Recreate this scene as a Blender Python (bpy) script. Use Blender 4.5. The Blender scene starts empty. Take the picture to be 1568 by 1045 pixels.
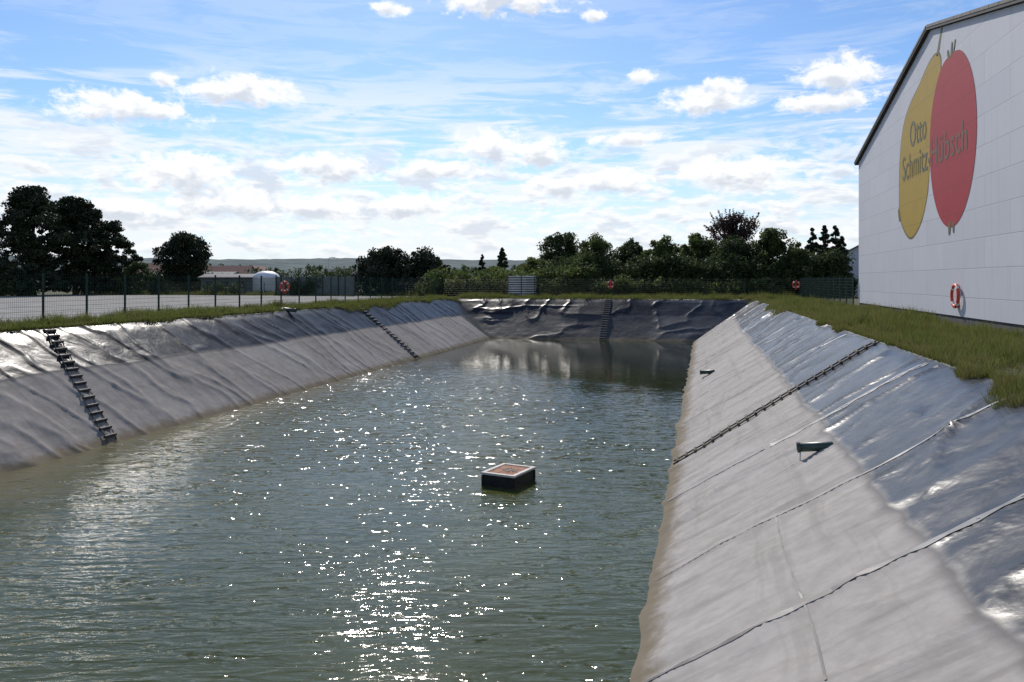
import bpy, math, random
import numpy as np
from mathutils import Vector
R=np.random.RandomState(7); random.seed(3)
sc=bpy.context.scene
sc.view_settings.view_transform='Standard'; sc.view_settings.look='None'; sc.view_settings.exposure=0
EYE=1.75; WZ=-3.45
YAW=math.radians(12.64); cs,sn=math.cos(YAW),math.sin(YAW)
# ---------- camera
cam=bpy.data.cameras.new('camera'); co=bpy.data.objects.new('camera',cam); sc.collection.objects.link(co)
co.location=(0,0,EYE); co.rotation_euler=(math.radians(90),0,YAW)
cam.lens=29.07; cam.sensor_width=36; cam.shift_y=-0.059; cam.clip_end=9000; cam.clip_start=0.05
sc.camera=co
def at(b,d):            # tangent of bearing from the survey axis, distance along it
    r=b*d; return (r*cs-d*sn, r*sn+d*cs)
# ---------- helpers
def link(o,parent=None):
    sc.collection.objects.link(o)
    if parent: o.parent=parent
    return o
def empty(name):
    o=bpy.data.objects.new(name,None); sc.collection.objects.link(o); return o
def mesh(name,V,F,mat=None,parent=None,smooth=False):
    me=bpy.data.meshes.new(name)
    V=np.asarray(V,dtype=np.float32)
    if isinstance(F,np.ndarray):
        n,k=F.shape
        me.vertices.add(len(V)); me.vertices.foreach_set('co',V.ravel())
        me.loops.add(n*k); me.loops.foreach_set('vertex_index',F.astype(np.int32).ravel())
        me.polygons.add(n); me.polygons.foreach_set('loop_start',np.arange(n,dtype=np.int32)*k)
        me.update(calc_edges=True); me.validate()
    else:
        me.from_pydata([tuple(map(float,v)) for v in V],[],[tuple(f) for f in F]); me.update()
    if smooth: me.polygons.foreach_set('use_smooth',[True]*len(me.polygons))
    o=bpy.data.objects.new(name,me)
    if mat: me.materials.append(mat)
    return link(o,parent)
class Acc:
    def __init__(s): s.V=[];s.F=[];s.n=0
    def add(s,V,F):
        s.V+= [tuple(v) for v in V]; s.F+=[tuple(i+s.n for i in f) for f in F]; s.n+=len(V)
    def box(s,c,d,rot=0.0):
        cx,cy,cz=c; a,b,h=d[0]/2,d[1]/2,d[2]/2; V=[]
        for z in(-h,h):
            for x,y in((-a,-b),(a,-b),(a,b),(-a,b)):
                V.append((cx+x*math.cos(rot)-y*math.sin(rot),cy+x*math.sin(rot)+y*math.cos(rot),cz+z))
        s.add(V,[(3,2,1,0),(4,5,6,7),(0,1,5,4),(1,2,6,5),(2,3,7,6),(3,0,4,7)])
    def tube(s,P,rad,n=7,cap=True):
        P=[Vector(p) for p in P]; V=[];F=[]
        for i,p in enumerate(P):
            t=(P[min(i+1,len(P)-1)]-P[max(i-1,0)]).normalized()
            a=t.orthogonal().normalized(); b=t.cross(a)
            if i>0:
                a=(pa-t*pa.dot(t)).normalized(); b=t.cross(a)
            pa=a
            r=rad[i] if hasattr(rad,'__len__') else rad
            for k in range(n):
                an=2*math.pi*k/n; V.append(p+a*math.cos(an)*r+b*math.sin(an)*r)
        for i in range(len(P)-1):
            for k in range(n):
                k2=(k+1)%n; F.append((i*n+k,i*n+k2,(i+1)*n+k2,(i+1)*n+k))
        if cap: F.append(tuple(range(n))[::-1]); F.append(tuple((len(P)-1)*n+k for k in range(n)))
        s.add(V,F)
    def make(s,name,mat,parent=None,smooth=False): return mesh(name,s.V,s.F,mat,parent,smooth)
# numpy value noise
_T=R.rand(256,256)
def vn(x,y):
    xi=np.floor(x).astype(int); yi=np.floor(y).astype(int); fx=x-xi; fy=y-yi
    fx=fx*fx*(3-2*fx); fy=fy*fy*(3-2*fy)
    g=lambda a,b:_T[a%256,b%256]
    return (g(xi,yi)*(1-fx)+g(xi+1,yi)*fx)*(1-fy)+(g(xi,yi+1)*(1-fx)+g(xi+1,yi+1)*fx)*fy
def fbm(x,y,o=4):
    t=0;a=.5
    for i in range(o): t=t+a*vn(x*2**i+17*i,y*2**i+31*i); a*=.5
    return t
# ---------- node helpers
class NT:
    def __init__(s,nt): s.t=nt; s.n=nt.nodes; s.l=nt.links
    def new(s,ty,**k):
        n=s.n.new(ty)
        for a,b in k.items(): setattr(n,a,b)
        return n
    def put(s,sock,v):
        if isinstance(v,bpy.types.NodeSocket): s.l.new(v,sock)
        elif v is not None: sock.default_value=v
    def m(s,op,a,b=None,c=None,clamp=False):
        n=s.new('ShaderNodeMath',operation=op); n.use_clamp=clamp
        for i,v in enumerate((a,b,c)): 
            if v is not None: s.put(n.inputs[i],v)
        return n.outputs[0]
    def vm(s,op,a,b=None):
        n=s.new('ShaderNodeVectorMath',operation=op); s.put(n.inputs[0],a)
        if b is not None: s.put(n.inputs[1],b)
        return n.outputs['Value'] if op in('LENGTH','DOT_PRODUCT') else n.outputs[0]
    def noise(s,vec,scale,detail=4,rough=.55,dist=0,lac=2,out=0):
        n=s.new('ShaderNodeTexNoise'); s.put(n.inputs['Vector'],vec); n.inputs['Scale'].default_value=scale
        n.inputs['Detail'].default_value=detail; n.inputs['Roughness'].default_value=rough; n.inputs['Distortion'].default_value=dist
        return n.outputs[out]
    def ss(s,v,a,b,lo=0,hi=1):
        n=s.new('ShaderNodeMapRange',interpolation_type='SMOOTHSTEP'); s.put(n.inputs[0],v)
        for i,q in enumerate((a,b,lo,hi)): n.inputs[i+1].default_value=q
        return n.outputs[0]
    def mix(s,f,a,b,bt='MIX'):
        n=s.new('ShaderNodeMix',data_type='RGBA',blend_type=bt); s.put(n.inputs[0],f)
        for i,v in((6,a),(7,b)):
            if isinstance(v,tuple) and len(v)==3: v=(*v,1)
            s.put(n.inputs[i],v)
        return n.outputs[2]
    def mapv(s,vec,scale=(1,1,1),rot=(0,0,0),loc=(0,0,0)):
        n=s.new('ShaderNodeMapping'); s.put(n.inputs[0],vec); n.inputs['Scale'].default_value=scale; n.inputs['Rotation'].default_value=rot; n.inputs['Location'].default_value=loc
        return n.outputs[0]
    def bump(s,h,st,dist=.05,normal=None):
        n=s.new('ShaderNodeBump'); n.inputs['Strength'].default_value=st; n.inputs['Distance'].default_value=dist
        s.put(n.inputs['Height'],h)
        if normal is not None: s.put(n.inputs['Normal'],normal)
        return n.outputs[0]
def mat(name,col=(.5,.5,.5),rough=.6,metal=0,spec=.5):
    m=bpy.data.materials.new(name); m.use_nodes=True; t=NT(m.node_tree); b=t.n['Principled BSDF']
    b.inputs['Base Color'].default_value=(*col,1); b.inputs['Roughness'].default_value=rough; b.inputs['Metallic'].default_value=metal
    b.inputs['Specular IOR Level'].default_value=spec
    return m,t,b
def vmat(name,c1,c2,scale=3,rough=.7,bumpst=.2,spec=.3,dist=.03):
    m,t,b=mat(name,c1,rough,0,spec); tc=t.new('ShaderNodeTexCoord').outputs['Object']
    n=t.noise(tc,scale,6,.6); t.put(b.inputs['Base Color'],t.mix(t.ss(n,.35,.65),c1,c2))
    if bumpst: t.put(b.inputs['Normal'],t.bump(n,bumpst,dist))
    return m
# ---------- sun & world
SUN_EL=math.radians(37); SUN_AZ=math.radians(-21)      # azimuth from +Y toward +X
sd=Vector((math.sin(SUN_AZ)*math.cos(SUN_EL),math.cos(SUN_AZ)*math.cos(SUN_EL),math.sin(SUN_EL)))
sl=bpy.data.lights.new('sun','SUN'); sl.energy=4.1; sl.angle=math.radians(.5); sl.color=(1,.94,.86)
so=link(bpy.data.objects.new('sun',sl)); so.rotation_euler=sd.to_track_quat('Z','Y').to_euler(); so.location=(0,0,60)
w=bpy.data.worlds.new('World'); sc.world=w; w.use_nodes=True; t=NT(w.node_tree); bg=t.n['Background']; bg.inputs[1].default_value=.1
w.cycles.sampling_method='MANUAL'; w.cycles.sample_map_resolution=512
sky=t.new('ShaderNodeTexSky',sky_type='NISHITA'); sky.sun_disc=False; sky.sun_elevation=SUN_EL; sky.sun_rotation=SUN_AZ
sky.air_density=1.0; sky.dust_density=.3; sky.ozone_density=1.8
g=t.new('ShaderNodeTexCoord').outputs['Generated']
sx=t.new('ShaderNodeSeparateXYZ'); t.put(sx.inputs[0],g)
az=t.m('MULTIPLY',t.m('ARCTAN2',sx.outputs[0],sx.outputs[1]),57.2958)
el=t.m('MULTIPLY',t.m('ARCSINE',sx.outputs[2]),57.2958)
cx=t.new('ShaderNodeCombineXYZ'); t.put(cx.inputs[0],az); t.put(cx.inputs[1],el); P=cx.outputs[0]
CL=[(-13.3,19.2,5.0,1.6),(-30.8,12.3,3.9,1.15),(-35.4,12.7,1.1,.5),(-37.8,10.7,4.6,1.1),(.5,11.9,3.1,1.0),(1.6,12.8,1.6,.8),(8.8,13.1,2.5,1.3),(8.3,11.5,3.5,.85),
(-3.8,13.7,1.0,.6),(-34.1,6.9,3.6,1.4),(-25.3,7.6,3.4,1.1),(-13.9,9.2,2.9,1.3),(-10.8,8.8,2.4,1.0),(2.4,7.2,4.0,1.2),(-5.9,6.8,3.0,1.0),(-9.6,6.4,2.4,.9),
(-31.6,5.1,4.4,1.2),(-25.7,4.9,3.6,1.0),(-19.5,5.1,3.4,.95),(-21,18,1.8,.5),(-7,17.6,1.1,.5),(-38,4.4,3.2,.8),(-17.5,7.6,3.6,.7),(-5,9.6,3,.5),
(22,12,5,1.5),(-54,9,6,1.5),(45,14,7,2),(-90,10,8,2.4),(150,12,12,3)]
nz=t.vm('MULTIPLY',P,(1,1.6,1))
nn=t.m('MULTIPLY',t.m('SUBTRACT',t.noise(nz,.6,7,.68,.25),.5),2.5)
nn2=t.m('MULTIPLY',t.m('SUBTRACT',t.noise(t.vm('ADD',nz,(-.1,.75,0)),.6,3,.6,.25),.5),2.5)
d=None;du=None
for a,e,ww,hh in CL:
    v=t.vm('LENGTH',t.vm('MULTIPLY',t.vm('SUBTRACT',P,(a,e,0)),(1/ww,1/hh,0)))
    v2=t.vm('LENGTH',t.vm('MULTIPLY',t.vm('SUBTRACT',P,(a,e-.6*hh,0)),(1/ww,1/hh,0)))
    d=v if d is None else t.m('MINIMUM',d,v); du=v2 if du is None else t.m('MINIMUM',du,v2)
m0=t.ss(t.m('ADD',t.m('SUBTRACT',1.0,d),nn),-.12,.50); sh=t.ss(t.m('ADD',t.m('SUBTRACT',1.0,t.m('MULTIPLY',du,1.0)),nn2),.1,1.0)
q=t.vm('MULTIPLY',P,(.36,1.1,1)); r0=t.noise(q,.8,6,.62,.2); r1=t.noise(t.vm('ADD',q,(-.05,.32,0)),.8,3,.6,.2)
low=t.m('MULTIPLY',t.ss(el,.8,2.5),t.ss(el,6.5,11.5,1,0))
mr=t.m('MULTIPLY',t.ss(r0,.43,.55),low); shr=t.ss(r1,.48,.64)
sv=t.vm('MULTIPLY',P,(.085,.62,1)); sv=t.mapv(sv,(1,1,1),(0,0,math.radians(-3)))
st=t.noise(sv,1.5,7,.66,.7); st2=t.noise(t.vm('MULTIPLY',P,(.05,.2,1)),1.0,2,.5)
veil=t.m('MULTIPLY',t.ss(t.m('ADD',st,t.m('MULTIPLY',t.m('SUBTRACT',st2,.5),.6)),.42,.62),t.ss(el,9.5,16,.85,.16))
haze=t.ss(el,-1,10.5,.86,0)
base=t.mix(1,sky.outputs[0],(.78,.97,1.22),'MULTIPLY')
c=t.mix(haze,base,(8.0,8.8,9.5))
c=t.mix(veil,c,(9.3,9.7,10.1))
c=t.mix(t.m('MULTIPLY',mr,.85),c,t.mix(shr,(10.2,10.2,10.3),(7.2,7.7,8.5)))
c=t.mix(t.m('MULTIPLY',m0,.95),c,t.mix(sh,(10.8,10.8,10.8),(6.9,7.4,8.2)))
c=t.mix(t.ss(el,-3,-.5,1,0),c,(3,3.2,3))
t.put(bg.inputs[0],c)

# ---------- basin geometry
TL,TR,TN,TF=-23.0,5.04,.5,77.5
BL,BRn,BRf,BN,BF=-18.3,-.78,-.2,6.5,72.3
A=dict(nl=(TL,TN),nr=(TR,TN),fl=(TL,TF),fr=(TR,TF)); B=dict(nl=(BL,BN),nr=(BRn,BN),fl=(BL,BF),fr=(BRf,BF))
# liner material
ml,t,b=mat('pond_liner',(.1,.1,.1),.4,0,.5)
gp=t.new('ShaderNodeNewGeometry').outputs['Position']; s3=t.new('ShaderNodeSeparateXYZ'); t.put(s3.inputs[0],gp)
n1=t.noise(gp,.5,5,.6); n2=t.noise(gp,3.5,6,.65); nf=t.noise(gp,30,4,.7); n0=t.noise(gp,.18,3,.5)
zz=t.m('ADD',s3.outputs[2],t.m('ADD',t.m('MULTIPLY',t.m('SUBTRACT',n1,.5),.22),t.m('MULTIPLY',t.m('SUBTRACT',n0,.5),.3)))
dust=t.ss(zz,-1.48,-1.30,1,0)
far=t.ss(s3.outputs[1],71.8,72.6)
dust=t.m('MULTIPLY',dust,t.m('SUBTRACT',1.0,t.m('MULTIPLY',far,.85)))
strk=t.noise(t.vm('MULTIPLY',gp,(.22,2.2,.22)),1.2,5,.6)
band_=t.noise(t.vm('MULTIPLY',gp,(.06,.12,5.5)),1.0,4,.6)
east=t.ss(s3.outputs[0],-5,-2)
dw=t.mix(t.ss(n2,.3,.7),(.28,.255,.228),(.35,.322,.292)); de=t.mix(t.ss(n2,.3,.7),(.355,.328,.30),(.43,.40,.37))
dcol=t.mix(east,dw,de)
dcol=t.mix(t.m('MULTIPLY',t.ss(strk,.46,.7),.55),dcol,(.21,.19,.17))
dcol=t.mix(t.m('MULTIPLY',t.ss(band_,.52,.66),.28),dcol,(.22,.20,.175))
dcol=t.mix(t.m('MULTIPLY',t.ss(n0,.45,.65),.25),dcol,(.50,.47,.44))
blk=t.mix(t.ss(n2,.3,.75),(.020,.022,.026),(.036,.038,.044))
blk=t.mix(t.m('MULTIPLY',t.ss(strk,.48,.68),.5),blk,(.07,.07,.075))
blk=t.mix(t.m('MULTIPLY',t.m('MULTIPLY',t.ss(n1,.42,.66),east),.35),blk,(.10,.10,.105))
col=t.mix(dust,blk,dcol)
wl=t.ss(t.m('ADD',s3.outputs[2],t.m('MULTIPLY',t.m('SUBTRACT',n2,.5),.35)),-3.40,-3.14,1,0)
col=t.mix(t.m('MULTIPLY',wl,.8),col,(.17,.135,.08))
t.put(b.inputs['Base Color'],col)
t.put(b.inputs['Roughness'],t.m('ADD',t.m('MULTIPLY',dust,.5),t.m('ADD',t.ss(east,0,1,.25,.19),t.m('MULTIPLY',n2,.12))))
t.put(b.inputs['Specular IOR Level'],t.m('MULTIPLY',t.ss(dust,0,.45,1,.12),t.m('MULTIPLY',t.ss(east,0,1,.05,.13),t.ss(far,0,1,1,1.2))))
hb=t.m('ADD',t.m('MULTIPLY',t.noise(gp,1.1,3,.5,.6),1.0),t.m('MULTIPLY',n2,.12)); hb=t.m('ADD',hb,t.m('MULTIPLY',nf,.006))
t.put(b.inputs['Normal'],t.bump(hb,.26,.12))
liner=empty('pond_liner')
def bank(name,a0,a1,b0,b1,nu,nv,disp):
    u=np.linspace(0,1,nu)[:,None]; s=np.linspace(0,1.18,nv)[None,:]
    ax=a0[0]+(a1[0]-a0[0])*u; ay=a0[1]+(a1[1]-a0[1])*u; bx=b0[0]+(b1[0]-b0[0])*u; by=b0[1]+(b1[1]-b0[1])*u
    X=ax+(bx-ax)*s; Y=ay+(by-ay)*s; Z=0+WZ*s+0*u
    e1=Vector((a1[0]-a0[0],a1[1]-a0[1],0)).normalized(); e2=Vector((b0[0]-a0[0],b0[1]-a0[1],WZ)); e2=(e2-e1*e2.dot(e1)).normalized()
    n=e1.cross(e2); n=n if n.z>0 else -n
    al=X*e1.x+Y*e1.y
    D=disp(al,s*6.6+0*al,u+0*s)
    taper=np.clip(np.minimum(u,1-u)*(abs(a1[0]-a0[0])+abs(a1[1]-a0[1]))/1.5,0,1)
    D=D*taper
    X=X+n.x*D; Y=Y+n.y*D; Z=Z+n.z*D
    cr=np.exp(-(s*6.6/.35)**2); Z=Z-.06*cr+.05
    V=np.stack([X,Y,Z],-1).reshape(-1,3)
    i=np.arange(nu-1)[:,None]; j=np.arange(nv-1)[None,:]; q=(i*nv+j)
    F=np.stack([q,q+nv,q+nv+1,q+1],-1).reshape(-1,4)
    if e1.cross(e2).z<0: F=F[:,::-1]
    mesh(name,V,F,ml,liner,True)
    return V.reshape(nu,nv,3),n
def d_left(a,s,u):
    w=a*.95-s*.26+fbm(a*.3,s*.35)*2.0
    f=vn(w*1.3,s*.10); f=1-np.abs(2*f-1); f=f**8
    g=vn(a*.6+s*.25,s*.5+3+fbm(a*.5,s*.5)); g=(1-np.abs(2*g-1))**9
    return .065*f+.035*g*np.clip(s/3,0,1)+.045*(fbm(a*.5,s*.6)-.5)+.012*(fbm(a*2.2,s*2)-.5)
def d_right(a,s,u):
    w=a*.5+s*.12+fbm(a*.25,s*.3)*1.6
    f=vn(w*1.2,s*.1+5); f=(1-np.abs(2*f-1))**6
    g=vn(a*.7+s*.5,s*.55+3+fbm(a*.5,s*.5)); g=(1-np.abs(2*g-1))**8
    r=.055*f+.035*g+.10*(fbm(a*.35+9,s*.4)-.5)+.020*(fbm(a*1.8,s*2)-.5)
    for y0 in (10.6,14.4,19.6,29.8,34.8,39.7,44.8,49.9,54.6,60):
        r=r+.02*np.exp(-((a-y0-.02*(3.3-s))/.09)**2)
    return r
def d_far(a,s,u):
    w=s*.55+a*.08+fbm(a*.22,s*.5)*2.6
    f=vn(w*1.2,a*.13); f=(1-np.abs(2*f-1))**4.0
    v=vn(a*.6+fbm(a*.4,s*.4)*1.5,s*.15); v=(1-np.abs(2*v-1))**6
    return .075*f*np.clip(s/1.5,0,1)+.08*v+.07*(fbm(a*.4,s*.5)-.5)
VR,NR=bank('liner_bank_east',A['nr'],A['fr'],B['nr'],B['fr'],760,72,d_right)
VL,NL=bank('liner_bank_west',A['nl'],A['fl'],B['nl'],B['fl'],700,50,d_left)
VF,NF=bank('liner_bank_north',A['fl'],A['fr'],B['fl'],B['fr'],300,64,d_far)
bank('liner_bank_south',A['nl'],A['nr'],B['nl'],B['nr'],140,30,d_left)
def surf(G,u,s):
    nu,nv,_=G.shape; i=min(nu-1.001,max(0,u*(nu-1))); j=min(nv-1.001,max(0,s/1.18*(nv-1)))
    i0,j0=int(i),int(j); fi,fj=i-i0,j-j0
    p=(G[i0,j0]*(1-fi)*(1-fj)+G[i0+1,j0]*fi*(1-fj)+G[i0,j0+1]*(1-fi)*fj+G[i0+1,j0+1]*fi*fj)
    return Vector([float(c) for c in p])
def u_of(Y,s):
    y0=TN+(BN-TN)*s; y1=TF+(BF-TF)*s; return (Y-y0)/(y1-y0)
weld,tw,bw=mat('liner_weld',(.25,.25,.25),.5,0,.2)
p=tw.new('ShaderNodeNewGeometry').outputs['Position']; s4=tw.new('ShaderNodeSeparateXYZ'); tw.put(s4.inputs[0],p)
wn=tw.noise(p,1.5,3,.5)
tw.put(bw.inputs['Base Color'],tw.mix(tw.ss(s4.outputs[2],-1.6,-1.2),tw.mix(tw.ss(wn,.4,.6),(.11,.10,.092),(.20,.185,.17)),tw.mix(tw.ss(wn,.4,.6),(.30,.30,.305),(.14,.14,.145))))
ac=Acc()
def strip(G,N,pts,wid,lift=.008):
    V=[];F=[]
    for k,(Y,s) in enumerate(pts):
        q=wid*(1+.35*math.sin(k*1.7)+.2*math.sin(k*.6))*(1.5-s)
        for sg in(-1,1): V.append(surf(G,u_of(Y+sg*q/2,s),s)+N*lift)
        if k: F.append((2*k-2,2*k-1,2*k+1,2*k))
    ac.add(V,F)
for y0,wd in((10.6,.11),(14.4,.045),(19.6,.16),(29.8,.07),(34.8,.06),(39.7,.07),(44.8,.06),(49.9,.07),(54.6,.07),(60,.07),(65,.07)):
    strip(VR,NR,[(y0+.02*(3.3-6.6*s)+.03*math.sin(s*9+y0),s) for s in np.linspace(.02,1.0,40)],wd)
V=[];F=[]
for k,Y in enumerate(np.linspace(8.6,14.4,50)):
    for sg in(-1,1):
        s=.655+.004*math.sin(Y*1.1)+sg*.0022; V.append(surf(VR,u_of(Y,s),s)+NR*.009)
    if k: F.append((2*k-2,2*k-1,2*k+1,2*k))
ac.add(V,F)
ac.make('welded_seams',weld,liner)

# ---------- ladders
mlad=vmat('ladder_rubber',(.03,.03,.032),(.09,.075,.06),6,.7,.2)
mlad2=vmat('ladder_weathered',(.05,.04,.032),(.15,.115,.08),6,.85,.2)
def ladder(G,N,f,width,along,spacing,rr,m_=None):
    o=empty('safety_ladder'); a=Acc(); n=int(6.6/spacing)
    for sg in(-1,1):
        a.tube([f(k/60)+N*.04+along*sg*width/2 for k in range(-1,61)],.022,6)
    for k in range(n):
        p=f((k+.5)/n)+N*.05
        a.tube([p-along*width*.60,p+along*width*.60],rr,7)
    a.make('rails_and_rungs',m_ or mlad,o); return o
YA=Vector((0,1,0)); XA=Vector((1,0,0))
ladder(VL,NL,lambda s:surf(VL,u_of(25.6-2.6*s,max(s,0)),max(s,0)),.42,YA,.40,.055)
ladder(VL,NL,lambda s:surf(VL,u_of(53.5-1.0*s,max(s,0)),max(s,0)),.5,YA,.36,.055)
ladder(VR,NR,lambda s:surf(VR,u_of(25.3-1.7*s,max(s,0)),max(s,0)),.40,YA,.27,.04,mlad2)
def ffar(s):
    s=max(s,0); x0=TL+(BL-TL)*s; x1=TR+(BRf-TR)*s; return surf(VF,(-8.1-x0)/(x1-x0),s)
ladder(VF,NF,ffar,.5,XA,.36,.055,vmat('ladder_grey',(.10,.10,.10),(.16,.155,.15),6,.7,.2))

# ---------- water
mw,t,b=mat('pond_water',(.06,.075,.05),.07,0,.36); b.inputs['IOR'].default_value=1.33
tc=t.new('ShaderNodeNewGeometry').outputs['Position']; s5=t.new('ShaderNodeSeparateXYZ'); t.put(s5.inputs[0],tc)
rp=t.mapv(tc,(1,1,1),(0,0,math.radians(-14)))
lee=t.m('ADD',s5.outputs[1],t.m('MULTIPLY',t.m('ADD',s5.outputs[0],9.0),.9))   # sheltered water toward the north-east
lee=t.m('ADD',lee,t.m('MULTIPLY',t.m('SUBTRACT',t.noise(tc,.25,4,.6),.5),14))
wa=t.noise(t.vm('MULTIPLY',rp,(1.1,3.8,1)),1.0,2,.5,.5)
wb=t.noise(t.vm('MULTIPLY',rp,(4.0,9.5,1)),1.0,3,.6,.3)
wc=t.noise(t.vm('MULTIPLY',rp,(.35,.8,1)),1.0,2,.5)
gust=t.ss(t.noise(tc,.09,3,.5,.5),.35,.6,.65,1.1)
calm=t.ss(lee,34,48,1,.10)
h=t.m('ADD',t.m('ADD',t.m('MULTIPLY',wa,.040),t.m('MULTIPLY',wb,.012)),t.m('MULTIPLY',wc,.034))
h=t.m('MULTIPLY',h,t.m('MULTIPLY',gust,calm))
nb=t.bump(h,1.0,1.0)
fa=t.noise(t.vm('MULTIPLY',rp,(5.5,9,1)),1.0,2,.6,0,2,1)
fb=t.noise(t.vm('MULTIPLY',rp,(2.8,4.6,1)),1.0,2,.6,0,2,1)
fc=t.mix(t.ss(s5.outputs[1],17,23),fa,fb)
gate=t.ss(t.noise(t.vm('MULTIPLY',rp,(1.5,3.0,1)),1.0,3,.65),.48,.64,.10,1.0)
patch=t.ss(t.noise(tc,.16,3,.6,.4),.38,.62,.55,1.15)
amp=t.m('MULTIPLY',t.m('MULTIPLY',gate,patch),t.m('MULTIPLY',t.ss(lee,34,46,1,.03),t.ss(s5.outputs[1],12,26,.85,2.1)))
cv=t.new('ShaderNodeVectorMath',operation='SCALE'); t.put(cv.inputs[0],t.vm('MULTIPLY',t.vm('SUBTRACT',fc,(.5,.5,.5)),(1.3,1.5,0))); t.put(cv.inputs['Scale'],amp)
t.put(b.inputs['Normal'],t.vm('NORMALIZE',t.vm('ADD',nb,cv.outputs[0])))
cn=t.noise(tc,.12,4,.6,.6)
wcol=t.mix(t.ss(cn,.3,.7),(.054,.062,.015),(.072,.079,.022))
shore=t.m('ADD',s5.outputs[0],t.m('MULTIPLY',t.m('SUBTRACT',cn,.5),4.5))
wcol=t.mix(t.m('MULTIPLY',t.ss(shore,-18.2,-14.8,1,0),.75),wcol,(.17,.15,.09))
wcol=t.mix(t.ss(lee,32,48),wcol,(.020,.025,.009))  # dark tree reflections painted into the base colour of the sheltered water
alg=t.m('MULTIPLY',t.ss(t.noise(tc,1.3,5,.7),.57,.66),t.ss(lee,34,42))
wcol=t.mix(t.m('MULTIPLY',alg,.6),wcol,(.085,.07,.035))
t.put(b.inputs['Base Color'],wcol)
mesh('pond_water',[(BL-1,BN-1,WZ),(1,BN-1,WZ),(1,BF+1.5,WZ),(BL-1,BF+1.5,WZ)],[(0,1,2,3)],mw)

# ---------- ground
mg,t,b=mat('grass_ground',(.08,.1,.03),.9,0,.2)
tc=t.new('ShaderNodeNewGeometry').outputs['Position']
n1=t.noise(tc,.35,6,.6); n2=t.noise(tc,5,6,.7)
c=t.mix(t.ss(n1,.35,.65),(.055,.07,.022),(.13,.105,.055)); c=t.mix(t.ss(n2,.4,.75),c,(.03,.04,.014))
t.put(b.inputs['Base Color'],c); t.put(b.inputs['Normal'],t.bump(n2,.6,.08))
Xs=[-4000,-700,-120,-60,TL-.1,TR+.1,60,120,700,4000]; Ys=[-4000,-700,-60,TN-.1,TF+.1,160,300,900,4500]
V=[];F=[];idx={}
for i,x in enumerate(Xs):
    for j,y in enumerate(Ys): idx[i,j]=len(V); V.append((x,y,0))
for i in range(len(Xs)-1):
    for j in range(len(Ys)-1):
        if i==4 and j==3: continue
        F.append((idx[i,j],idx[i+1,j],idx[i+1,j+1],idx[i,j+1]))
mesh('ground',V,F,mg)
myd=vmat('yard_gravel',(.20,.19,.17),(.31,.295,.27),.6,.95,.3)
mesh('gravel_yard',[(-75,12,.006),(-27.4,12,.006),(-27.6,88,.006),(-75,88,.006)],[(0,1,2,3)],myd)
# grass blades
mb,t,b=mat('grass_blades',(.08,.12,.03),.7,0,.2)
gm=t.new('ShaderNodeNewGeometry'); n=t.noise(gm.outputs['Position'],.6,5,.68)
sg_=t.new('ShaderNodeSeparateXYZ'); t.put(sg_.inputs[0],gm.outputs['Position'])
v=t.m('ADD',t.m('MULTIPLY',gm.outputs['Random Per Island'],.4),t.m('MULTIPLY',t.ss(n,.34,.60),.6))
v=t.m('ADD',v,t.m('MULTIPLY',t.m('MULTIPLY',t.ss(sg_.outputs[0],4.6,6.6,1,0),t.ss(sg_.outputs[0],0,4,0,1)),.22))
t.put(b.inputs['Base Color'],t.mix(t.ss(v,.52,.86),t.mix(t.ss(v,.1,.5),(.042,.078,.016),(.115,.145,.03)),(.25,.18,.085)))
tr=t.new('ShaderNodeBsdfTranslucent'); t.put(tr.inputs[0],(.16,.18,.045,1)); ms=t.new('ShaderNodeMixShader'); ms.inputs[0].default_value=.36
t.l.new(b.outputs[0],ms.inputs[1]); t.l.new(tr.outputs[0],ms.inputs[2]); t.l.new(ms.outputs[0],t.n['Material Output'].inputs[0])
def blades(x,y,z,h,wd):
    n=len(x); a=R.rand(n)*2*np.pi; l=h*(.2+.6*R.rand(n)); la=R.rand(n)*2*np.pi
    dx,dy=np.cos(a)*wd/2,np.sin(a)*wd/2
    p0=np.stack([x-dx,y-dy,z],-1);p1=np.stack([x+dx,y+dy,z],-1);p2=np.stack([x+np.cos(la)*l,y+np.sin(la)*l,z+h],-1)
    return np.stack([p0,p1,p2],1).reshape(-1,3)
L=[]
def band(x0,x1,y0,y1,n,h0,wd,pw=1.0):
    x=x0+(x1-x0)*R.rand(n); y=y0+(y1-y0)*R.rand(n)**pw
    k=fbm(x*.8,y*.8,3); keep=R.rand(n)<np.clip(k*3.2-.8,.08,1); x,y,k=x[keep],y[keep],k[keep]
    L.append(blades(x,y,np.zeros(len(x))-.02,h0*(.35+1.1*R.rand(len(x)))*(.1+k*k*4.0),wd*(.6+.8*R.rand(len(x)))))
band(TR+.05,9.9,6,34,100000,.20,.02); band(TR+.05,9.9,30,80,60000,.24,.04)
def tufts(x0,x1,y0,y1,nt,h0,wd,pw=1):
    cx_=x0+(x1-x0)*R.rand(nt)**pw; cy_=y0+(y1-y0)*R.rand(nt); m=55
    sc_=np.repeat(.6+1.2*R.rand(nt),m)
    x=np.repeat(cx_,m)+R.normal(size=nt*m)*.10*sc_; y=np.repeat(cy_,m)+R.normal(size=nt*m)*.14*sc_
    hh=np.repeat(h0*(.4+1.0*R.rand(nt)),m)*(.4+.8*R.rand(nt*m)); L.append(blades(x,y,np.zeros(nt*m)-.02,hh,wd))
tufts(TR+.3,9.8,10,60,360,.30,.022,1.3); tufts(-26.8,TL,25,80,240,.38,.035); tufts(-22,9,78,84,130,.4,.05)
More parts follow.
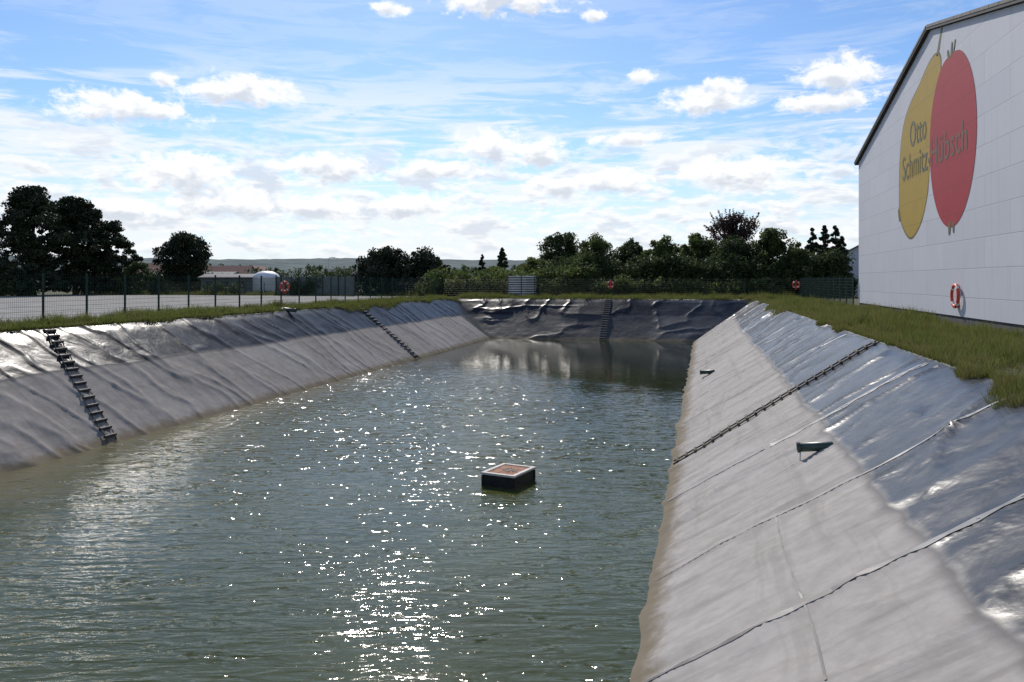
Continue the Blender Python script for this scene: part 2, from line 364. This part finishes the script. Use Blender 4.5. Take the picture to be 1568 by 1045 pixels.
for (xa,ys,n,wd) in ((TR,(6,40),34000,.016),(TR,(38,79),9000,.03),(TL,(15,79),26000,.03)):
    y=ys[0]+(ys[1]-ys[0])*R.rand(n); k=fbm(y*.35,y*0+4,6); sg=-1 if xa>0 else 1
    off=(R.rand(n)**1.5)*(.08+np.clip(k-.44,0,1)*1.9)-.15
    x=xa+sg*off; z=np.where(off>0,-off*.6+.03,0.0)
    L.append(blades(x,y,z,.06+.16*R.rand(n)*(k+.4),wd))
band(-26.9,TL-.05,15,80,60000,.24,.04); band(TL,9,TF+.1,84,50000,.28,.05); band(-75,-27,88,95,20000,.35,.08)
V=np.concatenate(L); mesh('grass',V,np.arange(len(V)).reshape(-1,3),mb)

# ---------- trees
def leafmat(name,c1,c2,c3,tl=.3):
    m,t,b=mat(name,c1,.65,0,.25); gm=t.new('ShaderNodeNewGeometry')
    n=t.noise(gm.outputs['Position'],.55,2,.6)
    c=t.mix(t.ss(n,.35,.65),c1,c2); c=t.mix(t.ss(gm.outputs['Random Per Island'],.55,1.0),c,c3)
    t.put(b.inputs['Base Color'],c)
    tr=t.new('ShaderNodeBsdfTranslucent'); t.put(tr.inputs[0],c); ms=t.new('ShaderNodeMixShader'); ms.inputs[0].default_value=tl
    t.l.new(b.outputs[0],ms.inputs[1]); t.l.new(tr.outputs[0],ms.inputs[2]); t.l.new(ms.outputs[0],t.n['Material Output'].inputs[0])
    return m
LM=dict(dark=leafmat('pine_needles',(.018,.028,.014),(.03,.042,.02),(.045,.06,.028),.15),
 green=leafmat('leaf_green',(.055,.085,.024),(.09,.12,.035),(.12,.15,.05),.5),
 lite=leafmat('leaf_light',(.08,.11,.028),(.12,.145,.042),(.16,.18,.06),.5),
 mid=leafmat('leaf_mid',(.034,.055,.02),(.056,.08,.028),(.085,.11,.04),.35),
 red=leafmat('leaf_plum',(.035,.022,.022),(.055,.035,.03),(.08,.055,.045),.3))
bark=vmat('bark',(.06,.045,.035),(.10,.08,.06),4,.9,.5)
def leaves(C,rad,n,size,flat=1.0):
    k=len(C); c=np.repeat(C,n,0); r=np.repeat(rad,n)
    d=R.normal(size=(k*n,3)); d/=np.linalg.norm(d,axis=1)[:,None]; rr=r*(R.rand(k*n)**.45)
    p=c+d*rr[:,None]*np.array([1,1,flat])
    a=R.normal(size=(k*n,3)); a/=np.linalg.norm(a,axis=1)[:,None]; b_=np.cross(a,R.normal(size=(k*n,3))); b_/=np.linalg.norm(b_,axis=1)[:,None]
    s=(size*(.5+R.rand(k*n)))[:,None]*.5
    Q=np.stack([p-a*s,p-b_*s*.6,p+a*s,p+b_*s*.6],1).reshape(-1,3)
    return Q
def tree(name,x,y,h,wd,cb,kind,lm,nc=70,nl=70,size=.3,seed=None):
    o=empty(name); o.location=(x,y,0)
    C=[];rad=[]
    zc=(h+cb)/2; hz=(h-cb)/2; ph=R.rand()*6.28
    for i in range(nc):
        u=R.rand()*2*np.pi
        if kind=='round':
            e=R.uniform(-1,1); rr=math.sqrt(max(0,1-e*e))*(R.rand()**.35); k=.80+.22*math.sin(u*3+ph+e*2)+.1*R.rand()
            C.append((math.cos(u)*rr*wd/2*k,math.sin(u)*rr*wd/2*k,zc+e*hz*(.78+.2*R.rand()+.08*math.sin(u*2+ph)))); rad.append(wd*.11*(.6+.7*R.rand()))
        elif kind=='dome':
            e=R.rand(); rr=math.sqrt(max(0,1-e*e))*(R.rand()**.4); k=.9+.12*math.sin(u*3+ph)
            C.append((math.cos(u)*rr*wd/2*k,math.sin(u)*rr*wd/2*k,cb+e*(h-cb)*(.80+.22*R.rand()))); rad.append(min(wd*.085,.8)*(.4+.9*R.rand()))
        elif kind=='cone':
            f=R.rand()**1.25; z=cb+(h-cb)*f; rr=(1-f)**.75*wd/2*(R.rand()**.4)
            C.append((math.cos(u)*rr,math.sin(u)*rr,z)); rad.append(wd*.12*(1.15-f*.8))
        elif kind=='pine':
            f=R.rand()**.9; z=cb+(h-cb)*f*.95; env=(math.sin(min(1,(1-f)*1.5+.10)*math.pi/2)**.9)*(.80+.25*math.sin(u*2+f*9+ph))
            rr=wd/2*env*(R.rand()**.45); C.append((math.cos(u)*rr,math.sin(u)*rr,z+rr*.05)); rad.append(wd*.07*(.5+.9*R.rand()))
        elif kind=='spiky':
            e=R.rand(); k=R.rand()**.6; C.append((math.cos(u)*wd/2*k*(1-.35*e),math.sin(u)*wd/2*k*(1-.35*e),cb+(h-cb)*(e*.8+.05))); rad.append(wd*.10)
    C=np.array(C); rad=np.array(rad)
    Q=leaves(C,rad,nl,size,.6 if kind=='pine' else .85)
    if kind=='spiky':
        S=[]
        for i in range(34):
            u=R.rand()*6.28; k=R.rand()*wd*.42; z0=cb+(h-cb)*.55; top=h*(.80+.2*R.rand()); 
            for j in range(26):
                f=j/25; S.append((math.cos(u)*k*(.6+.65*f),math.sin(u)*k*(.6+.65*f),z0+(top-z0)*f*(1-.35*k/wd)))
        S=np.array(S); Q=np.concatenate([Q,leaves(S,np.full(len(S),.12),4,.2)])
    mesh('crown',Q,np.arange(len(Q)).reshape(-1,4),LM[lm],o)
    a=Acc(); r0=max(.1,h*.022)
    top=h*.9 if kind not in('round','dome') else h*.7
    wob=[(R.normal()*.02*h*f,R.normal()*.02*h*f,top*f) for f in (0,.25,.5,.75,1)]
    a.tube(wob,[r0*1.25,r0,r0*.75,r0*.5,r0*.15],8)
    for i in R.choice(len(C),min(22,len(C)),replace=False):
        z0=max(cb*.7,min(top*.9,C[i][2]*.75)); f=z0/top; b0=(wob[2][0]*f,wob[2][1]*f,z0)
        mid=tuple((b0[q]+C[i][q])/2+(.06*h*(q==2)) for q in range(3))
        a.tube([b0,mid,tuple(C[i])],[r0*.45,r0*.25,r0*.07],5)
    a.make('trunk_and_limbs',bark,o); return o
T=tree
x,y=at(-.580,98); T('pine_tree',x,y,13.2,11.5,.6,'pine','dark',320,100,.34)
x,y=at(-.528,103); T('pine_tree',x,y,12.4,10.5,.3,'pine','dark',300,100,.34)
x,y=at(-.488,106); T('pine_tree',x,y,9.6,8.6,.2,'pine','dark',220,110,.3)
x,y=at(-.635,104); T('pine_tree',x,y,10.4,9.5,.3,'pine','dark',220,100,.34)
x,y=at(-.68,108); T('pine_tree',x,y,11,9,.3,'pine','dark',120,90,.34)
x,y=at(-.455,104); T('deciduous_tree',x,y,4.0,6,.1,'dome','mid',90,80,.28)
x,y=at(-.605,95); T('deciduous_tree',x,y,3.4,7,.1,'dome','mid',90,80,.28)
x,y=at(-.396,112); T('umbrella_pine',x,y,8.1,7.8,1.6,'round','dark',190,110,.3)
x,y=at(-.152,100); T('spreading_tree',x,y,5.6,10,.2,'dome','dark',220,110,.28)
x,y=at(-.108,101); T('spreading_tree',x,y,5.3,9.5,.2,'dome','dark',210,110,.28)
x,y=at(-.012,118); T('cypress_tree',x,y,6.3,3.6,.3,'cone','mid',80,80,.28)
x,y=at(-.036,125); T('cypress_tree',x,y,5.6,2.4,.3,'cone','dark',50,70,.26)
x,y=at(.060,120); T('broadleaf_tree',x,y,8.7,7.2,.8,'round','mid',150,100,.3)
x,y=at(.028,112); T('broadleaf_tree',x,y,4.8,8,.1,'dome','lite',130,90,.26)
x,y=at(-.02,108); T('broadleaf_tree',x,y,3.6,7.5,.1,'dome','lite',100,90,.26)
x,y=at(.098,96); T('broadleaf_tree',x,y,6.8,6.6,.1,'round','green',160,100,.26)
x,y=at(.145,97); T('broadleaf_tree',x,y,6.3,7.5,.1,'dome','mid',170,100,.26)
x,y=at(.186,93); T('broadleaf_tree',x,y,6.5,7.5,.1,'dome','green',170,110,.26)
x,y=at(.226,95); T('broadleaf_tree',x,y,7.0,8,.1,'dome','green',190,110,.26)
x,y=at(.266,98); T('plum_tree',x,y,10.4,7.6,2.5,'spiky','red',120,80,.24)
x,y=at(.270,91); T('broadleaf_tree',x,y,6.6,8,.1,'dome','mid',170,110,.26)
x,y=at(.314,90); T('broadleaf_tree',x,y,7.2,7.2,.1,'dome','green',190,110,.26)
x,y=at(.345,87); T('broadleaf_tree',x,y,5.6,5.8,.1,'dome','green',140,90,.24)
for bb,hh in((.363,7.4),(.378,7.7),(.391,7.8),(.399,6.5)):
    x,y=at(bb,90); T('cypress_tree',x,y,hh,3.1,.2,'cone','dark',110,90,.24)
def hedge(name,pts,h,wd,lm,n,nl=50,size=.28):
    C=[];rad=[]
    for i in range(n):
        k=R.rand()*(len(pts)-1); a=int(k); f=k-a; px=pts[a][0]*(1-f)+pts[a+1][0]*f; py=pts[a][1]*(1-f)+pts[a+1][1]*f
        hh=h*(.55+.9*float(fbm(np.array([px*.25]),np.array([py*.25]),3)[0]))
        C.append((px+R.normal()*wd*.4,py+R.normal()*wd*.4,hh*R.rand()**.7)); rad.append(.55+.5*R.rand())
    C=np.array(C); Q=leaves(C,np.array(rad),nl,size); mesh(name,Q,np.arange(len(Q)).reshape(-1,4),LM[lm])
hedge('hedgerow',[at(-.09,94),at(.0,92),at(.12,91)],2.6,2,'green',360)
hedge('hedgerow',[at(.06,94),at(.2,90),at(.32,87),at(.40,86)],3.8,2,'mid',600)
hedge('hedgerow',[at(.10,88),at(.2,86.5),at(.32,84.5)],1.6,1.2,'green',200)
hedge('shrubs',[at(-.10,92),at(-.02,91),at(.05,89)],1.7,1.5,'lite',200)
hedge('hedgerow',[at(-.48,110),at(-.3,115),at(-.1,112),at(.1,125),at(.4,112)],3.0,3,'mid',560)
hedge('tree_belt',[at(-.75,170),at(-.4,210),at(-.1,230),at(.1,190),at(.5,170)],5.5,6,'mid',600,60,.5)
hedge('shrubs',[at(-.37,101),at(-.33,100)],1.2,1,'mid',20)
hedge('shrubs',[at(-.265,97),at(-.235,96)],2.0,.8,'mid',30)

# ---------- fence
mf=vmat('fence_green_paint',(.012,.032,.024),(.02,.045,.032),5,.6,0,.25)
def fence(pts,h=2.0,sp=2.5):
    o=empty('mesh_fence'); a=Acc(); wv=[];wf=[]
    def wire(p,q,r):
        p=Vector(p);q=Vector(q); t_=(q-p).normalized(); s1=t_.orthogonal().normalized()*r; s2=t_.cross(s1)
        k=len(wv)
        for e in(p,q):
            for d in(s1,s2*.866-s1*.5,-s2*.866-s1*.5): wv.append(e+d)
        for i in range(3): wf.append((k+i,k+(i+1)%3,k+3+(i+1)%3,k+3+i))
    for (x0,y0),(x1,y1) in zip(pts[:-1],pts[1:]):
        L_=math.hypot(x1-x0,y1-y0); n=max(1,round(L_/sp)); rot=math.atan2(y1-y0,x1-x0)
        for i in range(n+1):
            f=i/n; a.box((x0+(x1-x0)*f,y0+(y1-y0)*f,h/2+.02),(.07,.07,h+.08),rot)
        for z in np.arange(.08,h+.01,.2): wire((x0,y0,z),(x1,y1,z),.006)
        m=int(L_/.1)
        for i in range(m):
            f=(i+.5)/m; wire((x0+(x1-x0)*f,y0+(y1-y0)*f,.05),(x0+(x1-x0)*f,y0+(y1-y0)*f,h),.0045)
    a.make('posts',mf,o); mesh('wire_panels',wv,wf,mf,o); return o
fence([(-26.4,14.1),(-26.4,84.2)]); fence([(-26.4,84.2),(9.7,84.2)]); fence([(9.7,84.2),(9.75,56.5)])
fence([(-75,89),(-30,89)],1.5,2.5)

# ---------- lifebuoys
mor=vmat('buoy_red',(.55,.06,.03),(.65,.08,.04),4,.45,0,.5); mwh=vmat('buoy_white',(.7,.7,.68),(.8,.8,.78),4,.5,0,.5)
def lifebuoy(loc,rotz,R0=.34,board=True):
    o=empty('lifebuoy'); o.location=loc; o.rotation_euler=(0,0,rotz)
    def ring(name,a0,a1,rr,m):
        V=[];F=[];n=24;k=10
        for i in range(n+1):
            a=a0+(a1-a0)*i/n
            for j in range(k):
                b_=2*math.pi*j/k; r=R0+rr*math.cos(b_); V.append((r*math.cos(a),-.1+rr*.75*math.sin(b_),r*math.sin(a)))
        for i in range(n):
            for j in range(k): F.append((i*k+j,i*k+(j+1)%k,(i+1)*k+(j+1)%k,(i+1)*k+j))
        mesh(name,V,F,m,o,True)
    ring('ring',0,2*math.pi,.075,mor)
    for q in range(4):
        a=math.pi/4+q*math.pi/2; ring('band_%d'%(q+1),a-.13,a+.13,.08,mwh)
    if board:
        a=Acc(); a.box((0,-.01,.0),(.10,.03,.9)); a.box((0,-.1,-.42),(.12,.18,.03)); a.make('holder',mor,o)
    return o
lifebuoy((9.97,35.5,1.15),-math.pi/2,.42)
lifebuoy((-26.3,49.3,1.35),math.radians(60),.30); lifebuoy((-8.6,84.1,1.35),0,.30); lifebuoy((9.3,84.1,1.35),0,.30)

# ---------- building
bd=empty('warehouse_building')
mwall,t,b=mat('white_panels',(.7,.7,.72),.6,0,.25)
tc=t.new('ShaderNodeNewGeometry').outputs['Position']; s6=t.new('ShaderNodeSeparateXYZ'); t.put(s6.inputs[0],tc)
def panels(t,s6,c1,c2,mo,ms_=.018):
    cb_=t.new('ShaderNodeCombineXYZ'); t.put(cb_.inputs[0],s6.outputs[1]); t.put(cb_.inputs[1],s6.outputs[2])
    br=t.new('ShaderNodeTexBrick'); t.put(br.inputs[0],cb_.outputs[0]); br.inputs['Scale'].default_value=1; br.inputs['Brick Width'].default_value=5.0; br.inputs['Row Height'].default_value=1.1
    br.inputs['Mortar Size'].default_value=ms_; br.inputs['Mortar Smooth'].default_value=.4; br.offset=.5
    for q,v in(('Color1',c1),('Color2',c2),('Mortar',mo)): br.inputs[q].default_value=(*v,1)
    return br
br=panels(t,s6,(.57,.57,.60),(.535,.54,.575),(.40,.40,.43))
n=t.noise(tc,.6,5,.6); strk=t.noise(t.vm('MULTIPLY',tc,(3,3,.15)),1,4,.6)
c=t.mix(t.m('MULTIPLY',t.ss(n,.45,.75),.3),br.outputs[0],(.47,.47,.48)); c=t.mix(t.m('MULTIPLY',t.ss(strk,.5,.75),.25),c,(.42,.42,.42))
t.put(b.inputs['Base Color'],c); t.put(b.inputs['Normal'],t.bump(br.outputs['Fac'],.3,-.02))
X0,X1,Y0,Y1,YR,ZE,ZR=10.0,42.0,22.9,56.1,39.5,9.2,12.75
V=[(X0,Y1,.35),(X0,Y0,.35),(X0,Y0,ZE),(X0,YR,ZR),(X0,Y1,ZE),(X1,Y1,.35),(X1,Y0,.35),(X1,Y0,ZE),(X1,YR,ZR),(X1,Y1,ZE)]
mesh('walls',V,[(0,4,3,2,1),(5,6,7,8,9),(1,2,7,6),(0,5,9,4)],mwall,bd)
mpt=vmat('plinth',(.06,.06,.065),(.09,.09,.09),3,.8,.2); a=Acc(); a.box(((X0+X1)/2+.03,(Y0+Y1)/2,.17),(X1-X0-.04,Y1-Y0-.04,.38)); a.make('plinth',mpt,bd)
mrf=vmat('roof_edge',(.035,.033,.033),(.06,.055,.05),2,.7,.2)
o_=.18; th=.2; sl_=(ZR-ZE)/(YR-Y0)
prof=[(Y0-.5,ZE-.5*sl_+.02),(YR,ZR+.02),(Y1+.4,ZE-.4*sl_+.02),(Y1+.4,ZE-.4*sl_+.02+th),(YR,ZR+th+.02),(Y0-.5,ZE-.5*sl_+.02+th)]
V=[]
for xx in(X0-o_,X1+o_): V+=[(xx,p[0],p[1]) for p in prof]
F=[(0,1,4,5),(1,2,3,4),(6,11,10,7),(7,10,9,8)]+[(i,(i+1)%6+0,(i+1)%6+6,i+6) for i in range(6)]
mesh('roof',V,F,mrf,bd)
mvg=vmat('verge',(.14,.125,.115),(.19,.17,.155),3,.7,.1); V=[];F=[]
for k in range(17):
    for half in(0,1):
        ya=Y0-.45+k*1.0; yb=ya+.97
        if half: ya,yb=2*YR-yb,2*YR-ya
        za=(ZE+(ya-Y0)*sl_ if ya<YR else ZR-(ya-YR)*sl_)+th+.03; zb=(ZE+(yb-Y0)*sl_ if yb<=YR else ZR-(yb-YR)*sl_)+th+.03
        n_=len(V)
        for (yy,zz_) in((ya,za),(yb,zb)):
            V+=[(X0-o_-.02,yy,zz_-.10),(X0-o_+.2,yy,zz_-.10),(X0-o_+.2,yy,zz_+.02),(X0-o_-.02,yy,zz_+.02)]
        F+=[(n_,n_+1,n_+2,n_+3),(n_+7,n_+6,n_+5,n_+4)]+[(n_+i,n_+4+i,n_+4+(i+1)%4,n_+(i+1)%4) for i in range(4)]
mesh('verge_flashing',V,F,mvg,bd)
def poly(name,pts,m,xo,sub=3):
    n=len(pts); out=[]
    for i in range(n):
        p0,p1,p2,p3=[pts[(i+k-1)%n] for k in range(4)]
        for j in range(sub):
            q=j/sub; out.append(tuple(.5*((2*p1[c])+(-p0[c]+p2[c])*q+(2*p0[c]-5*p1[c]+4*p2[c]-p3[c])*q*q+(-p0[c]+3*p1[c]-3*p2[c]+p3[c])*q**3) for c in range(2)))
    mesh(name,[(xo,p[0],p[1]) for p in out],[tuple(range(len(out)))[::-1]],m,bd)
def paint(name,c1,jc):
    m,t,b=mat(name,c1,.6,0,.25); p=t.new('ShaderNodeNewGeometry').outputs['Position']; s=t.new('ShaderNodeSeparateXYZ'); t.put(s.inputs[0],p)
    br=panels(t,s,c1,c1,jc); n=t.noise(p,1.2,5,.6); t.put(b.inputs['Base Color'],t.mix(t.m('MULTIPLY',t.ss(n,.4,.7),.25),br.outputs[0],jc)); return m
pear=[(45.15,5.2),(45.2,6.7),(45.05,8.0),(44.4,9.35),(43.2,10.15),(41.4,10.75),(39.9,11.3),(38.7,11.45),(38.0,11.15),(38.0,10.3),(38.8,9.0),(39.6,7.2),(39.9,5.8),(40.9,4.55),(42.3,3.9),(43.3,3.88),(44.4,4.4)]
yel=paint('mural_yellow',(.40,.26,.025),(.28,.19,.03)); red=paint('mural_red',(.36,.014,.024),(.24,.012,.018)); olv=vmat('mural_olive',(.11,.10,.035),(.14,.125,.04),3,.6,0)
cy_=sum(p[0] for p in pear)/len(pear); cz_=sum(p[1] for p in pear)/len(pear)
poly('pear_outline',[(cy_+(p[0]-cy_)*1.03,cz_+(p[1]-cz_)*1.025) for p in pear],olv,X0-.004)
poly('pear',pear,yel,X0-.008)
apple=[(36.45+3.15*math.cos(a)*(1+.03*math.sin(a)),7.45+3.55*math.sin(a)-.12*math.exp(-((a-math.pi/2)/.25)**2)) for a in np.linspace(0,2*math.pi,36,endpoint=False)]
poly('apple',apple,red,X0-.012,2)
poly('pear_stem',[(38.55,11.4),(38.2,11.4),(37.85,12.0),(37.6,12.35),(37.8,12.4),(38.1,12.05)],olv,X0-.008)
poly('pear_calyx',[(44.9,4.9),(45.25,4.75),(45.5,5.3),(45.2,5.4)],olv,X0-.012)
for k,pt in enumerate(([(36.55,10.8),(36.35,10.8),(36.25,11.3),(36.42,11.3)],[(36.9,10.85),(36.7,10.8),(36.8,11.15),(37.0,11.15)],[(36.2,10.85),(36.05,10.9),(35.85,11.3),(35.98,11.3)],[(36.8,4.1),(36.5,4.1),(36.6,3.65),(36.8,3.65)],[(36.25,4.1),(36.05,4.1),(36.05,3.7),(36.2,3.7)])):
    poly('apple_sprig_%d'%k,pt,olv,X0-.016)
mtx=vmat('mural_text',(.12,.115,.06),(.15,.14,.07),3,.6,0); mtr=vmat('mural_text_on_red',(.14,.08,.05),(.17,.09,.055),3,.6,0)
def text(s,yc,z,size,m,wdt):
    cu=bpy.data.curves.new('lettering','FONT'); cu.body=s; cu.size=size; cu.align_x='CENTER'; cu.offset=.008; cu.space_character=1.05; cu.materials.append(m)
    o=link(bpy.data.objects.new('lettering',cu),bd); o.location=(X0-.02,yc,z); o.rotation_euler=(math.radians(90),0,math.radians(-90))
    bpy.context.view_layer.update(); 
    if o.dimensions.x>0: o.scale=(wdt/o.dimensions.x,1,1)
text('Otto',41.6,8.15,1.7,mtx,2.9); text('Schmitz-',42.0,6.7,1.7,mtx,5.0); text('Hübsch',36.9,6.75,1.7,mtr,5.0)

# ---------- raft
rf=empty('floating_raft'); rf.location=(-4.75,20.8,WZ-.08); rf.rotation_euler=(0,0,math.radians(-15.4))
mbk=vmat('raft_black',(.015,.015,.016),(.03,.03,.03),4,.5,.1); mcr=vmat('raft_rim',(.55,.50,.43),(.72,.67,.6),9,.8,.3)
mru=vmat('raft_rust',(.26,.11,.06),(.40,.21,.13),7,.9,.6)
a=Acc(); hx,hy=.45,.575
for sx_,sy_,dx,dy in((0,-1,hx*2,.08),(0,1,hx*2,.08),(-1,0,.08,hy*2-.17),(1,0,.08,hy*2-.17)): a.box((sx_*(hx-.04),sy_*(hy-.04),.13),(dx,dy,.46))
for p in((-1,-1),(1,-1),(1,1),(-1,1)): a.tube([(p[0]*(hx-.01),p[1]*(hy-.01),-.1),(p[0]*(hx-.01),p[1]*(hy-.01),.34)],.045,8)
a.box((0,0,.0),(.76,1.0,.2)); a.make('float_sides',mbk,rf)
a=Acc()
for sx_,sy_,dx,dy in((0,-1,hx*2+.07,.10),(0,1,hx*2+.07,.10),(-1,0,.10,hy*2-.145),(1,0,.10,hy*2-.145)): a.box((sx_*(hx-.02),sy_*(hy-.02),.385),(dx,dy,.05))
a.make('rim',mcr,rf)
a=Acc(); a.box((0,0,.36),(.78,1.03,.06)); a.make('deck',mru,rf)
a=Acc()
for k in range(26):
    an=R.rand()*6.28; r=R.rand()**.7*.22; a.box((r*math.cos(an)+.05,r*math.sin(an)*1.2,.395),(.02+.05*R.rand(),.02+.03*R.rand(),.012+.012*R.rand()),R.rand()*3)
a.make('debris',mbk,rf)

# ---------- pipe outlets
mgp=vmat('pipe_green',(.03,.06,.05),(.05,.08,.065),4,.4,.1,.5); mwp=vmat('pipe_white',(.6,.6,.58),(.7,.7,.68),4,.5,.1)
def outlet(G,N,Y,s,sg,sc_=1.0,leg=True):
    p=surf(G,u_of(Y,s),s); o=empty('pipe_outlet'); o.location=p; a=Acc(); k=sc_
    dx=-sg
    n=12
    V=[];F=[]
    P0=Vector((sg*.50*k,0,.25*k)); P1=Vector((dx*.08*k,0,.20*k)); ax=(P1-P0).normalized(); e1=Vector((0,1,0)); e2=ax.cross(e1)
    for P_,r in((P0,.08*k),(P1,.08*k),(P1,.068*k),(P0,.068*k)):
        for i in range(n): an=2*math.pi*i/n; V.append(P_+e1*math.cos(an)*r+e2*math.sin(an)*r)
    for q in range(3):
        for i in range(n): F.append((q*n+i,q*n+(i+1)%n,(q+1)*n+(i+1)%n,(q+1)*n+i))
    a.add(V,F); a.tube([P1+ax*-.05*k,P1+ax*.0],.092*k,12,False); a.make('pipe',mgp,o,True)
    c_=Acc(); c_.tube([P0-ax*.02,P0+Vector((sg*.15*k,0,-.10*k))],[.085*k,.15*k],12); c_.tube([P0+ax*.18*k+Vector((0,0,-.04*k)),Vector((sg*.40*k,0,-.02*k))],[.08*k,.12*k],10); c_.make('liner_boot',mbk,o,True)
    if leg:
        l=Acc(); l.tube([P1+Vector((sg*.06,-.02,-.07)),(dx*.04,-.03,-.05)],.014,6); l.tube([(dx*.04,-.03,-.04),(dx*.20,-.05,-.13)],.016,6); l.make('support',mwp,o)
outlet(VR,NR,17.2,.53,1,1.15); outlet(VR,NR,40.7,.87,1,1.2,False); outlet(VL,NL,43.5,.09,-1,1.3,False)

# ---------- background structures
vh=empty('louvred_pump_housing'); x,y=at(.012,86.8); vh.location=(x,y,0); vh.rotation_euler=(0,0,math.radians(8))
mlt=vmat('louvre_metal',(.60,.58,.53),(.7,.68,.62),2,.5,.1); a=Acc()
for k in range(9): a.box((0,0,.25+k*.24),(2.9,1.6,.13))
a.make('louvres',mlt,vh); a=Acc(); a.box((0,0,1.1),(2.7,1.4,2.2))
for sx_ in(-1.4,0,1.4): a.box((sx_,-.83,1.15),(.08,.06,2.3))
a.make('casing',mpt,vh)
msh=vmat('shed_cladding',(.10,.12,.11),(.14,.16,.15),1,.7,.1); mdk=vmat('dark_opening',(.02,.02,.025),(.03,.03,.035),3,.3,0)
mrt=vmat('roof_tiles',(.22,.11,.08),(.30,.16,.12),2,.85,.3); mrend=vmat('render_wall',(.45,.42,.36),(.55,.52,.46),1,.85,.1); mgrf=vmat('slate',(.10,.10,.11),(.14,.14,.15),2,.8,.2)
def house(name,b_,d,wx,wy,he,hr,rot,mwl,mrf_,nw=3):
    o=empty(name); x,y=at(b_,d); o.location=(x,y,-.05); o.rotation_euler=(0,0,rot)
    a,b2=wx/2,wy/2
    mesh('walls',[(-a,-b2,0),(a,-b2,0),(a,b2,0),(-a,b2,0),(-a,-b2,he),(a,-b2,he),(a,b2,he),(-a,b2,he),(-a,0,hr),(a,0,hr)],[(0,1,5,4),(1,2,6,9,5),(2,3,7,6),(3,0,4,8,7)],mwl,o)
    e=.35; k=(hr-he)/b2
    V=[(-a-e,-b2-e,he-e*k+.03),(a+e,-b2-e,he-e*k+.03),(a+e,0,hr+.03),(-a-e,0,hr+.03),(a+e,b2+e,he-e*k+.03),(-a-e,b2+e,he-e*k+.03)]
    V+=[(v[0],v[1],v[2]+.16) for v in V]
    mesh('roof',V,[(3,2,1,0),(5,4,2,3),(6,7,8,9),(9,8,10,11),(0,1,7,6),(1,2,8,7),(2,4,10,8),(4,5,11,10),(5,3,9,11),(3,0,6,9)],mrf_,o)
    q=Acc()
    for i in range(nw):
        xx=-a+wx*(i+.5)/nw; q.box((xx,-b2-.01,he*.62),(.9,.06,min(1.1,he*.4)))
    q.box((a+.01,0,he*.6),(.06,1,1.0)); q.make('windows',mdk,o)
house('low_shed',-.385,120,12,6,2.4,2.9,YAW,msh,mgrf,3)
house('low_shed',-.33,108,8,5,2.1,2.5,YAW,msh,mgrf,4)
house('tiled_house',-.437,190,9,8,3.2,5.6,YAW+.2,mrend,mrt)
house('tiled_house',-.345,210,13,8,2.9,5.4,YAW-.1,mrend,mrt,4)
house('tiled_house',-.315,225,10,8,2.8,5.6,YAW+1.2,mrend,mrt)
house('tiled_house',-.39,230,12,8,3.0,5.8,YAW+.1,mrend,mrt,4)
house('tiled_house',-.20,260,12,8,2.8,5.2,YAW+.1,mrend,mgrf,4)
house('white_house',.428,104,5.5,7,4.6,6.5,YAW+1.2,mwall,mgrf,2)
ws=empty('windbreak_screen'); a=Acc(); x0,y0=at(-.285,98); x1,y1=at(-.19,94); rot=math.atan2(y1-y0,x1-x0); Ls=math.hypot(x1-x0,y1-y0)
a.box(((x0+x1)/2,(y0+y1)/2,1.15),(Ls,.05,2.1),rot); a.make('netting',msh,ws); a=Acc()
for k in range(6): a.box((x0+(x1-x0)*k/5,y0+(y1-y0)*k/5-.08,1.2),(.1,.1,2.4),rot)
a.make('posts',mdk,ws)
dt=empty('domed_tank'); x,y=at(-.297,106); dt.location=(x,y,0); V=[];F=[]; n=28; rows=[(1.7,0),(1.7,2.0),(1.75,2.05),(1.65,2.3),(1.4,2.6),(.95,2.85),(.45,2.96),(.05,2.98)]
for r,z in rows: V+=[(r*math.cos(2*math.pi*i/n),r*math.sin(2*math.pi*i/n),z) for i in range(n)]
for k in range(len(rows)-1): F+=[(k*n+i,k*n+(i+1)%n,(k+1)*n+(i+1)%n,(k+1)*n+i) for i in range(n)]
mesh('tank_shell',V,F,mwh,dt,True)
lp=empty('street_lamp'); x,y=at(-.222,150); lp.location=(x,y,0); a=Acc(); a.tube([(0,0,0),(0,0,3),(0,0,5.6),(.25,0,5.9),(.8,0,5.95)],[.11,.09,.07,.06,.05],8); a.box((1.0,0,5.93),(.6,.25,.12)); a.make('pole_and_head',mwp,lp)
# distant hills
mh,t,b=mat('hill_woods',(.06,.1,.09),.95,0,.1); p=t.new('ShaderNodeNewGeometry').outputs['Position']
n=t.noise(p,.02,6,.65); t.put(b.inputs['Base Color'],t.mix(t.ss(n,.42,.6),(.05,.075,.085),(.10,.14,.13)))  # bluish tones put the distance haze into the base colour
nu,nv=260,14; V=[]
for i in range(nu):
    an=math.radians(-75+150*i/(nu-1))
    for j in range(nv):
        r=900+j*130; f=math.sin(math.pi*min(1,j/(nv-1)*.75+.0)); 
        hh=(16+36*float(fbm(np.array([an*5+3]),np.array([j*.12]),5)[0]))*f*(r/1500)
        V.append((r*math.sin(an),r*math.cos(an),hh-1+(2.5*R.rand()*f)))
F=[(i*nv+j,(i+1)*nv+j,(i+1)*nv+j+1,i*nv+j+1) for i in range(nu-1) for j in range(nv-1)]
mesh('distant_hills',V,F,mh)
